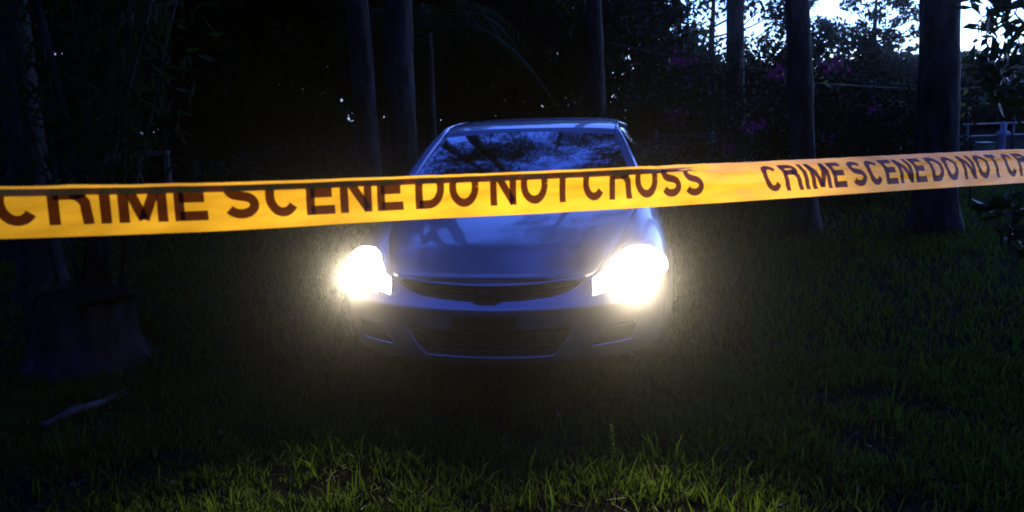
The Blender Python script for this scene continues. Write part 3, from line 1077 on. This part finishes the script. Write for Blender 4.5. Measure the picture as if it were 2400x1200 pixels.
bush_tree('dense dark tree filling the far left edge of the picture', 20, 9.0, 8.0, 2.0, 31.0, M['leaf'], .15, 150, 70)
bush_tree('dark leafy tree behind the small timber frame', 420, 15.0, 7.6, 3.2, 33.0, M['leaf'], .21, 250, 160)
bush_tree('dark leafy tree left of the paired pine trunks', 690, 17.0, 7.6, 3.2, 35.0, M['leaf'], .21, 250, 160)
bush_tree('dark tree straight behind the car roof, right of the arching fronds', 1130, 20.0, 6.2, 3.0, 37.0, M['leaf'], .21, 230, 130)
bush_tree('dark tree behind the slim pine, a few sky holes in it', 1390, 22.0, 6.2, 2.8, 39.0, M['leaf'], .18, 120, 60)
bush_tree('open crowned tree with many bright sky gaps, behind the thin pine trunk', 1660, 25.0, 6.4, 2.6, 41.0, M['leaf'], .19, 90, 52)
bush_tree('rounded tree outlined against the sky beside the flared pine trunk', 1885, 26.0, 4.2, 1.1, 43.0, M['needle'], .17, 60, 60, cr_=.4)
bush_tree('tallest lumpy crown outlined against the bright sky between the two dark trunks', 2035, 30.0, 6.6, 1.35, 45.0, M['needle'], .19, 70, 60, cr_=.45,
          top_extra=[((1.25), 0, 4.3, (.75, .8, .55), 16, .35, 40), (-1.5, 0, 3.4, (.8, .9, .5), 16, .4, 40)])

# flowering shrubs
def shrub(label, px, y, h_, w, seed, flowers, lm=None, fl=None, leaf=.09):
    base = at(px, 300, y); base.z = 0
    rt = tree('flowering_shrub', label, 'shrub', base, (base.x, base.y, h_ * .7), .05, .015,
              [((base.x, base.y, h_ * .5), (w, w * .8, h_ * .5), 110, .32, 60)], leaf, lm or M['leaf'], M['bark_dark'], 'flowering shrubs on the lawn edge', seed=seed, limbs=16, flare=1.1)
    rng = np.random.default_rng(int(seed))
    C = []
    for fx, fy, k in flowers:
        p = at(fx, fy, y - w * .78) - base
        C.append(np.asarray(p) + rng.normal(size=(k, 3)) * (.09, .05, .06))
    if C: quads_obj('blossom', leaf_quads(np.concatenate(C), .07, .8, rng=rng), fl or M['flower'], rt)
    return rt
shrub('dark flowering shrub with magenta blossoms right of the car, left of the flared trunk', 1690, 13.5, 2.15, 2.0, 51.0,
      [(1595, 140, 26), (1830, 175, 40), (1838, 197, 12), (1575, 267, 24), (1775, 298, 30), (1700, 345, 10)])
shrub('dark flowering shrub between the two dark pine trunks, few magenta blossoms', 2010, 13.0, 1.85, 1.5, 53.0,
      [(1960, 155, 34), (1942, 147, 8), (2055, 255, 20), (1935, 330, 10)])
shrub('low dark bush without blossoms, left of the paired pine trunks', 700, 14.0, 1.9, 1.9, 57.0, [])
shrub('low dark bush without blossoms, behind the timber frame', 480, 16.0, 2.1, 2.2, 58.0, [])
sp = shrub('low dark shrub behind the thickest pine trunk', 2120, 14.5, 1.7, 1.1, 55.0, [])
def sprig(label, px, py, y, k, seed):
    rng = np.random.default_rng(seed)
    base = at(px, py, y); g0_ = Vector((base.x + .15, base.y + .1, 0))
    rt = empty('sapling', tuple(g0_)); tag(rt, label, 'plant', 'saplings with yellow leaves')
    mb = MB(); mb.tube([(0, 0, -.05), (-.03, 0, base.z * .5), Vector(base) - g0_ + Vector((0, 0, .1))], [.014, .010, .004], 7); mb.build('stem', M['bark_dark'], rt)
    quads_obj('foliage', leaf_quads(np.asarray(base - g0_) + rng.normal(size=(k, 3)) * (.11, .08, .09), .11, .5, rng=rng), M['leaf_yellow'], rt)
sprig('slender sapling with lime leaves just right of the flared pine trunk', 1915, 193, 12.0, 14, 3)
sprig('slender sapling with yellow leaves right of the thickest pine trunk', 2272, 243, 11.5, 9, 4)

# arching fronds left of the roof
def palm(label, px, y, h_, seed, n=13, L=2.0):
    base = at(px, 300, y); base.z = 0
    rt = empty('palm', tuple(base)); tag(rt, label, 'palm')
    rng = np.random.default_rng(seed)
    mb = MB(); trunk_mb(mb, (0, 0, 0), (0, 0, h_), .10, .07, 1.3, seed=seed); mb.build('trunk', M['bark_dark'], rt)
    Vs = []; mr_ = MB()
    for k in range(n):
        az = 2 * math.pi * k / n + rng.uniform(-.2, .2); el = rng.uniform(.3, 1.2)
        d = Vector((math.cos(az), math.sin(az), 0))
        pts = []
        for i in range(22):
            t = i / 21
            pts.append(Vector((0, 0, h_)) + d * (L * t * math.cos(el * .6)) + Vector((0, 0, L * (math.sin(el) * t - 1.05 * t * t))))
        mr_.tube(pts, [.012 * (1 - .8 * i / 21) for i in range(22)], 5)
        for i in range(3, 22):
            p = pts[i]; dd = (pts[i] - pts[i - 1]).normalized()
            sd = dd.cross(Vector((0, 0, 1))).normalized()
            for sg in (1, -1):
                ln_ = .42 * math.sin(math.pi * (.12 + .82 * i / 22))
                tip = p + (sd * sg * .8 + dd * .5 + Vector((0, 0, -.35))) * ln_
                w_ = dd * .020
                Vs.append([p - w_, p + w_, p.lerp(tip, .5) + w_ * 1.2 + Vector((0, 0, .01)), tip])
    mr_.build('stalk', M['leaf_blade'], rt)
    quads_obj('frond', np.array([[tuple(q) for q in v] for v in Vs]), M['leaf_blade'], rt)
palm('arching palm with dark fronds beside the right one of the paired pines', 1010, 13.0, 2.6, 9)

# multi-stemmed clump at the left and the stump in front of it
base = ground_at(225, 740)
rt = empty('stem_clump', tuple(base)); tag(rt, 'dark clump of thin fanning stems with narrow leaves behind the broad stump', 'plant')
rng = np.random.default_rng(21)
mb = MB(); tips = []
for k in range(13):
    b0 = Vector((rng.uniform(-.26, .16), rng.uniform(-.15, .25), -.05))
    ln_ = rng.uniform(.02, .42) * (1 if k % 3 else -.5)
    tp = b0 + Vector((ln_ * 2.2, rng.uniform(-.3, .5), rng.uniform(2.6, 4.2)))
    pts = [b0, b0.lerp(tp, .33) + Vector((-ln_ * .12, 0, 0)), b0.lerp(tp, .66) + Vector((-ln_ * .10, 0, 0)), tp]
    r0 = rng.uniform(.012, .034)
    mb.tube(pts, [r0, r0 * .9, r0 * .7, r0 * .35], 9, True, .06, k)
    for t in np.linspace(.35, 1, 12):
        i = min(2, int(t * 3)); tips.append(pts[i].lerp(pts[i + 1], t * 3 - i))
mb.build('stem', M['bark'], rt)
C = clumps([np.asarray(t) for t in tips], [.35] * len(tips), 14, rng)
quads_obj('foliage', leaf_quads(C, .17, .18, droop=.6, rng=rng), M['leaf_blade'], rt)
tree('broadleaf_tree', 'dark trunk at the far left rising behind the broad stump', 'tree', ground_at(105, 700), ground_at(105, 700) + Vector((-.2, .4, 6.5)), .16, .08,
     [((ground_at(105, 700).x - .3, ground_at(105, 700).y + .4, 5.0), (1.8, 1.8, 1.6), 70, .5, 55)], .15, M['leaf'], M['bark_dark'], 'dark trees behind the lawn', seed=61.0, limbs=12)

base = ground_at(150, 880) + Vector((0, .28, 0))
rt = empty('tree_stump', tuple(base)); tag(rt, 'broad dark tree stump standing in the grass at the left', 'stump')
mb = MB(); mb.tube([(0, 0, -.05), (0, 0, .03), (0, 0, .08), (0, 0, .15), (0, 0, .22), (0, 0, .30), (0, 0, .37), (0.01, 0, .43)], [.42, .37, .335, .31, .30, .29, .288, .286], 64, False, .16, 4.0, 9.0)
mb.build('bark', M['bark_dark'], rt)
mb = MB(); mb.lathe([(.001, .425), (.10, .432), (.2, .425), (.275, .42)], 40, 'Z'); mb.build('cut_face', M['wood_dark'], rt)

def spiky(name, label, px, py, n, L, w, seed, m, cat, group=None, spread=.5):
    rng = np.random.default_rng(seed)
    base = ground_at(px, py)
    Vs = []
    for k in range(n):
        az = rng.uniform(0, 2 * math.pi); ln_ = L * rng.uniform(.55, 1.1); sp_ = rng.uniform(.1, 1) * spread
        d = Vector((math.cos(az), math.sin(az), 0)); sd = Vector((-d.y, d.x, 0))
        b0 = d * rng.uniform(0, .08)
        prev = b0; N = 5
        for i in range(1, N + 1):
            t = i / N
            p = b0 + d * (ln_ * sp_ * t) + Vector((0, 0, ln_ * (t - .45 * sp_ * t * t)))
            w0 = w * (1 - ((i - 1) / N) ** 2); w1 = w * (1 - t ** 2)
            Vs.append([tuple(prev - sd * w0), tuple(prev + sd * w0), tuple(p + sd * w1), tuple(p - sd * w1)])
            prev = p
    o = quads_obj(name, np.array(Vs), m); o.location = base
    return tag(o, label, cat, group)
spiky('spiky_plant', 'spiky dark plant with upright blades growing to the right of the stump', 340, 800, 26, .36, .022, 5, M['leaf_blade'], 'plant')
spiky('grass_tuft', 'tall tuft of long grass blades at the left, below the grey branch', 170, 1075, 20, .22, .005, 6, M['grass'], 'tuft')

def weed(label, px, py, h_, seed, nleaf):
    base = ground_at(px, py); rng = np.random.default_rng(seed)
    rt = empty('weed', tuple(base)); tag(rt, label, 'weed')
    mb = MB(); pts = [Vector((0.01 * math.sin(i), 0, h_ * i / 8)) + Vector((-.012 * (i / 8) ** 2, 0, 0)) for i in range(9)]
    mb.tube(pts, [.0028 - .0002 * i for i in range(9)], 6); mb.build('stem', M['grass'], rt)
    Vs = []
    for k in range(nleaf):
        t = .25 + .75 * k / nleaf; p = Vector((-.012 * t * t, 0, h_ * t)); az = k * 2.4
        d = Vector((math.cos(az), math.sin(az), .9)).normalized(); sd = d.cross(Vector((0, 0, 1))).normalized()
        L = .030 * (1.15 - t * .6)
        Vs.append([tuple(p), tuple(p + d * L * .5 + sd * .004), tuple(p + d * L), tuple(p + d * L * .5 - sd * .004)])
    quads_obj('foliage', np.array(Vs), M['grass'], rt)
weed('tall leafy weed standing in the grass below the right headlight', 1440, 1105, .20, 1, 34)
weed('wispy seeded weed standing in the grass below the left headlight', 672, 1010, .15, 2, 22)

# near broadleaf tree leaning in at the right edge
tb = Vector((4.75, 5.9, 0))
rt = empty('broadleaf_tree', tuple(tb)); tag(rt, 'nearby tree with big dark pointed leaves reaching in at the right edge', 'tree')
rng = np.random.default_rng(77)
mb = MB(); trunk_mb(mb, (0, 0, 0), (-.2, 0, 4.2), .12, .06, seed=77.0)
cl = []
for px, py, y, rr, per in ((2370, 60, 5.6, .22, 60), (2330, 150, 5.7, .20, 50), (2390, 170, 5.6, .25, 70), (2430, 60, 5.6, .35, 110), (2300, 40, 5.8, .10, 14), (2440, 220, 5.7, .3, 80), (2350, 215, 5.8, .14, 26),
                    (2290, 160, 5.8, .09, 12), (2350, 20, 5.6, .2, 46), (2270, 5, 5.7, .07, 8),
                    (2330, 490, 5.5, .09, 16), (2300, 480, 5.5, .05, 8), (2385, 480, 5.5, .10, 20), (2390, 560, 5.5, .13, 30), (2365, 545, 5.5, .08, 14), (2440, 520, 5.6, .2, 50), (2410, 600, 5.5, .06, 10)):
    c = at(px, py, y) - tb
    cl.append((np.asarray(c), rr, per))
    mb.tube([Vector((-.1, 0, max(.6, c.z + .15))), Vector(c).lerp(Vector((-.1, 0, c.z + .2)), .4) + Vector((0, 0, .06)), Vector(c)], [.02, .012, .004], 6)
for k in range(26):
    c = np.array([rng.uniform(-1.0, 1.6), rng.uniform(-1.2, 1.4), rng.uniform(2.4, 5.0)])
    if (tb.x + c[0]) < 3.6 - .0 * c[1]: c[0] = abs(c[0])
    cl.append((c, .45, 90))
mb.build('trunk', M['bark_dark'], rt)
C = np.concatenate([clumps([c], [r_], p, rng, .9) for c, r_, p in cl])
quads_obj('crown', leaf_quads(C, .125, .34, droop=.5, rng=rng), M['leaf_broad'], rt)

# trees out of the picture that hold the two ends of the tape
for uu, lab, sd in ((U_END0 - .1, 'pine out of view on the left that holds the near end of the tape', 81.0), (U_END1 + .1, 'pine out of view on the right that holds the far end of the tape', 83.0)):
    p = tape_frame(max(-7.4, min(15.9, uu)))[0] + TD * (-.16 if uu < 0 else .16); p.z = 0
    tree('pine_tree', lab, 'tree', p, (p.x, p.y, 11), .16, .07, [((p.x, p.y, 9), (1.6, 1.6, 2.0), 40, .45, 46)], .17, M['needle'], M['bark'], 'tall pines behind and beside the car', seed=sd, aspect=.16, limbs=14)

# far woods all round the clearing
rng = np.random.default_rng(99)
C = []
def wood_h(az):      # crown height of the far woods; low gap where the sky shows
    d = math.degrees(az)
    base = 11.0
    if 6 < d < 100: base = 11 - 7.8 * smooth(7, 14, d) + 4.5 * smooth(84, 100, d)
    if abs(d) > 100: base = 21
    return base * (1 + .22 * noise.noise(Vector((az * 9, 0, 0))) + .12 * noise.noise(Vector((az * 31, 3, 0))))
for k in range(3000):
    az = rng.uniform(-math.pi, math.pi)
    if k > 800: az = rng.uniform(R(-38), R(40))
    dist = rng.uniform(44, 58) if abs(az) < 1.2 else rng.uniform(26, 38)
    z = wood_h(az) * rng.uniform(0, 1) ** 1.1
    C.append((dist * math.sin(az), dist * math.cos(az), max(.4, z)))
near = [c for c in C if abs(math.atan2(c[0], c[1])) < .75]; far = [c for c in C if abs(math.atan2(c[0], c[1])) >= .75]
V1 = leaf_quads(clumps(near, rng.uniform(.5, 1.2, len(near)), 60, rng), .46, .6, rng=rng)
V2 = leaf_quads(clumps(far, rng.uniform(1.2, 2.6, len(far)), 60, rng), .9, .7, rng=rng)
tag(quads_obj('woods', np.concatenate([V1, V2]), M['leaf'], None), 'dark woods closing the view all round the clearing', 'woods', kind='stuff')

# ------------------------------------------------------------------ small things far back
a = at(200, 358, 11.0); b = at(395, 358, 11.0)
rt = empty('timber_frame', ((a.x + b.x) / 2, 11.0, 0)); tag(rt, 'low timber frame with a pale top rail standing behind the left stems', 'frame')
w_ = (b.x - a.x) / 2; zt = a.z
mb = MB(); mb.box((0, 0, zt - .03), (2 * w_, .09, .06)); mb.build('rail', M['wood'], rt, smooth=False, bevel=.006)
mb = MB(); mb.box((0, 0, zt - .44), (2 * w_ - .1, .07, .05)); mb.build('rail', M['wood'], rt, smooth=False, bevel=.006)
for sx in (-1, 1):
    mb = MB(); mb.box((sx * (w_ - .03), 0, (zt - .06) / 2 - .02), (.06, .07, zt - .02)); mb.build('post', M['wood'], rt, smooth=False, bevel=.006)
mb = MB(); mb.box((0, .06, zt - .24), (2 * w_ - .13, .02, .36)); mb.build('panel', M['wood_dark'], rt, smooth=False)

# rail fence
p0 = at(1537, 318, 21.0); p1 = at(2480, 300, 24.0)
rt = empty('rail_fence', (p0.x, p0.y, 0)); tag(rt, 'thin metal rail fence with capped posts far behind the shrubs on the right', 'fence')
d = Vector((p1.x - p0.x, p1.y - p0.y, 0)); zt = p0.z
mb = MB()
for z in (zt, zt * .55): mb.tube([(0, 0, z), (d.x, d.y, z)], [.022, .022], 8)
mb.build('rail', M['galv'], rt)
for k in range(9):
    q = d * (k / 8)
    mb = MB(); mb.tube([(q.x, q.y, -.1), (q.x, q.y, zt + .06)], [.028, .028], 10); mb.lathe([(.001, zt + .13), (.03, zt + .11), (.04, zt + .08), (.03, zt + .05)], 12, 'Z', (q.x, q.y, 0))
    mb.build('post', M['galv'], rt)
q = at(2348, 350, 17.0); q.z = 0
rt = empty('standpipe', tuple(q)); tag(rt, 'pale bluish standpipe with a rounded cap near the right edge', 'standpipe')
hh = at(2348, 284, 17.0).z
mb = MB(); mb.lathe([(.10, -.02), (.10, .04), (.06, .06), (.058, hh - .30), (.085, hh - .28), (.085, hh - .2), (.06, hh - .18), (.06, hh - .1), (.045, hh - .04), (.001, hh)], 20, 'Z'); mb.build('pipe', M['pale_paint'], rt)
mb = MB(); mb.tube([(-.13, 0, hh - .24), (.13, 0, hh - .24)], [.035, .035], 12); mb.build('outlet', M['pale_paint'], rt)
q = at(2308, 346, 17.5); q.z = 0
rt = empty('storage_bin', tuple(q)); tag(rt, 'yellowish storage bin standing beside the pale standpipe', 'bin')
hh = max(.3, at(2308, 338, 17.5).z)
mb = MB(); mb.box((0, 0, hh / 2), (.26, .3, hh)); mb.build('tub', M['bin'], rt, smooth=False, bevel=.03)
mb = MB(); mb.box((0, 0, hh + .02), (.29, .33, .05)); mb.build('lid', M['bin'], rt, smooth=False, bevel=.015)

for (pa, pb, y0, y1, lab) in (((1395, 92), (1905, 168), 15.9, 20.0, 'thin overhead cable sloping down from the slim pine to the right'), ((1880, 192), (2420, 190), 9.9, 19.0, 'thin overhead cable running right behind the thickest trunk')):
    a, b = at(*pa, y0), at(*pb, y1)
    mb = MB(); mb.tube([a.lerp(b, t) - Vector((0, 0, .12 * math.sin(math.pi * t))) for t in np.linspace(0, 1, 20)], [.0055] * 20, 6)
    tag(mb.build('overhead_cable', M['cable'], None), lab, 'cable')

# grey branch lying in the grass
a = ground_at(105, 1008); b = ground_at(300, 930)
mb = MB(); mb.tube([a + Vector((0, 0, .02)), a.lerp(b, .3) + Vector((.0, .03, .035)), a.lerp(b, .65) + Vector((.01, -.02, .03)), b + Vector((0, 0, .02))], [.022, .026, .02, .010], 12, True, .15, 3.0, 9.0)
mb.tube([a.lerp(b, .6) + Vector((0, 0, .03)), a.lerp(b, .8) + Vector((.05, .1, .05))], [.010, .004], 8)
tag(mb.build('fallen_branch', M['log'], None), 'grey fallen branch lying in the grass at the lower left', 'branch')

# ------------------------------------------------------------------ grass and litter
rng = np.random.default_rng(5)
def in_view(n, y0, y1, power=1.0):
    y = y0 + (y1 - y0) * rng.uniform(0, 1, n) ** power
    x = rng.uniform(-1, 1, n) * (y * .66 + .5)
    return np.stack([x, y, np.zeros(n)], 1)
def patchy(P, sc, thr):
    v = np.array([noise.noise(Vector((p[0] * sc, p[1] * sc, 0))) + .5 * noise.noise(Vector((p[0] * sc * 3, p[1] * sc * 3, 4))) for p in P])
    return P[v + rng.normal(size=len(P)) * .18 > thr]
def blades(P, L, w, lean):
    n = len(P)
    az = rng.uniform(0, 2 * np.pi, n); d = np.stack([np.cos(az), np.sin(az), np.zeros(n)], 1)
    f = rng.uniform(0, 2 * np.pi, n); sd = np.stack([np.cos(f), np.sin(f), np.zeros(n)], 1)
    ln = (L * rng.uniform(.45, 1.25, n))[:, None]; le = (lean * rng.uniform(.1, 1.3, n))[:, None]
    ww = (w * rng.uniform(.6, 1.3, n))[:, None]
    up = np.array([0, 0, 1.0])
    p1 = P + (up * .55 + d * le * .35) * ln; p2 = P + (up * .92 + d * le) * ln
    A = np.stack([P - sd * ww, P + sd * ww, p1 + sd * ww * .85, p1 - sd * ww * .85], 1)
    B = np.stack([p1 - sd * ww * .85, p1 + sd * ww * .85, p2 + sd * ww * .12, p2 - sd * ww * .12], 1)
    return np.concatenate([A, B])
parts = []
P = patchy(in_view(60000, 2.2, 4.8), 2.3, -.25); parts.append(blades(P, .042, .0030, .9))
P = patchy(in_view(14000, 2.2, 4.6), 2.3, .02); parts.append(blades(P, .070, .0040, .7))
P = patchy(in_view(7000, 2.2, 4.4), 3.1, .22); parts.append(blades(P, .115, .0046, .6))
P = in_view(26000, 4.2, 9.0); parts.append(blades(P, .075, .0055, .7))
P = in_view(26000, 8.0, 22.0); parts.append(blades(P, .10, .011, .8))
tag(quads_obj('grass', np.concatenate(parts), M['grass'], None), 'rough dark grass covering the ground round the car', 'grass', kind='stuff')
P = in_view(1700, 2.2, 5.5); P[:, 2] = rng.uniform(.008, .045, len(P))
n_ = len(P); az = rng.uniform(0, 2 * np.pi, n_); d = np.stack([np.cos(az), np.sin(az), rng.uniform(-.2, .35, n_)], 1); sd = np.stack([-np.sin(az), np.cos(az), np.zeros(n_)], 1)
ln = rng.uniform(.02, .10, n_)[:, None]
V = np.stack([P - d * ln * .5 - sd * .0009, P - d * ln * .5 + sd * .0009, P + d * ln * .5 + sd * .0005, P + d * ln * .5 - sd * .0005], 1)
tag(quads_obj('straw', V, M['straw'], None), 'dry straw stalks scattered among the grass', 'straw', kind='stuff')
P = in_view(900, 2.3, 8.0); P[:, 2] = rng.uniform(.01, .03, len(P))
tag(quads_obj('leaf_litter', leaf_quads(P, .035, .6, rng=rng), M['litter'], None), 'brown fallen leaves scattered in the grass', 'leaves', kind='stuff')

# ------------------------------------------------------------------ thin haze, added to give the headlights their glow
mb = MB(); mb.box((0, 15, 9.5), (150, 130, 21))
hz = mb.build('haze', None, None, smooth=False)
m = bpy.data.materials.new('lamp_glow_haze'); m.use_nodes = True
nt = m.node_tree; nt.nodes.clear()
out = nt.nodes.new('ShaderNodeOutputMaterial'); pv = nt.nodes.new('ShaderNodeVolumePrincipled')
pv.inputs['Color'].default_value = (.92, .92, .92, 1)
pv.inputs['Density'].default_value = HAZE
pv.inputs['Anisotropy'].default_value = .982
nt.links.new(pv.outputs[0], out.inputs['Volume'])
hz.data.materials.append(m)
tag(hz, 'thin haze added over the clearing for the glow round the headlights', 'haze', kind='stuff')
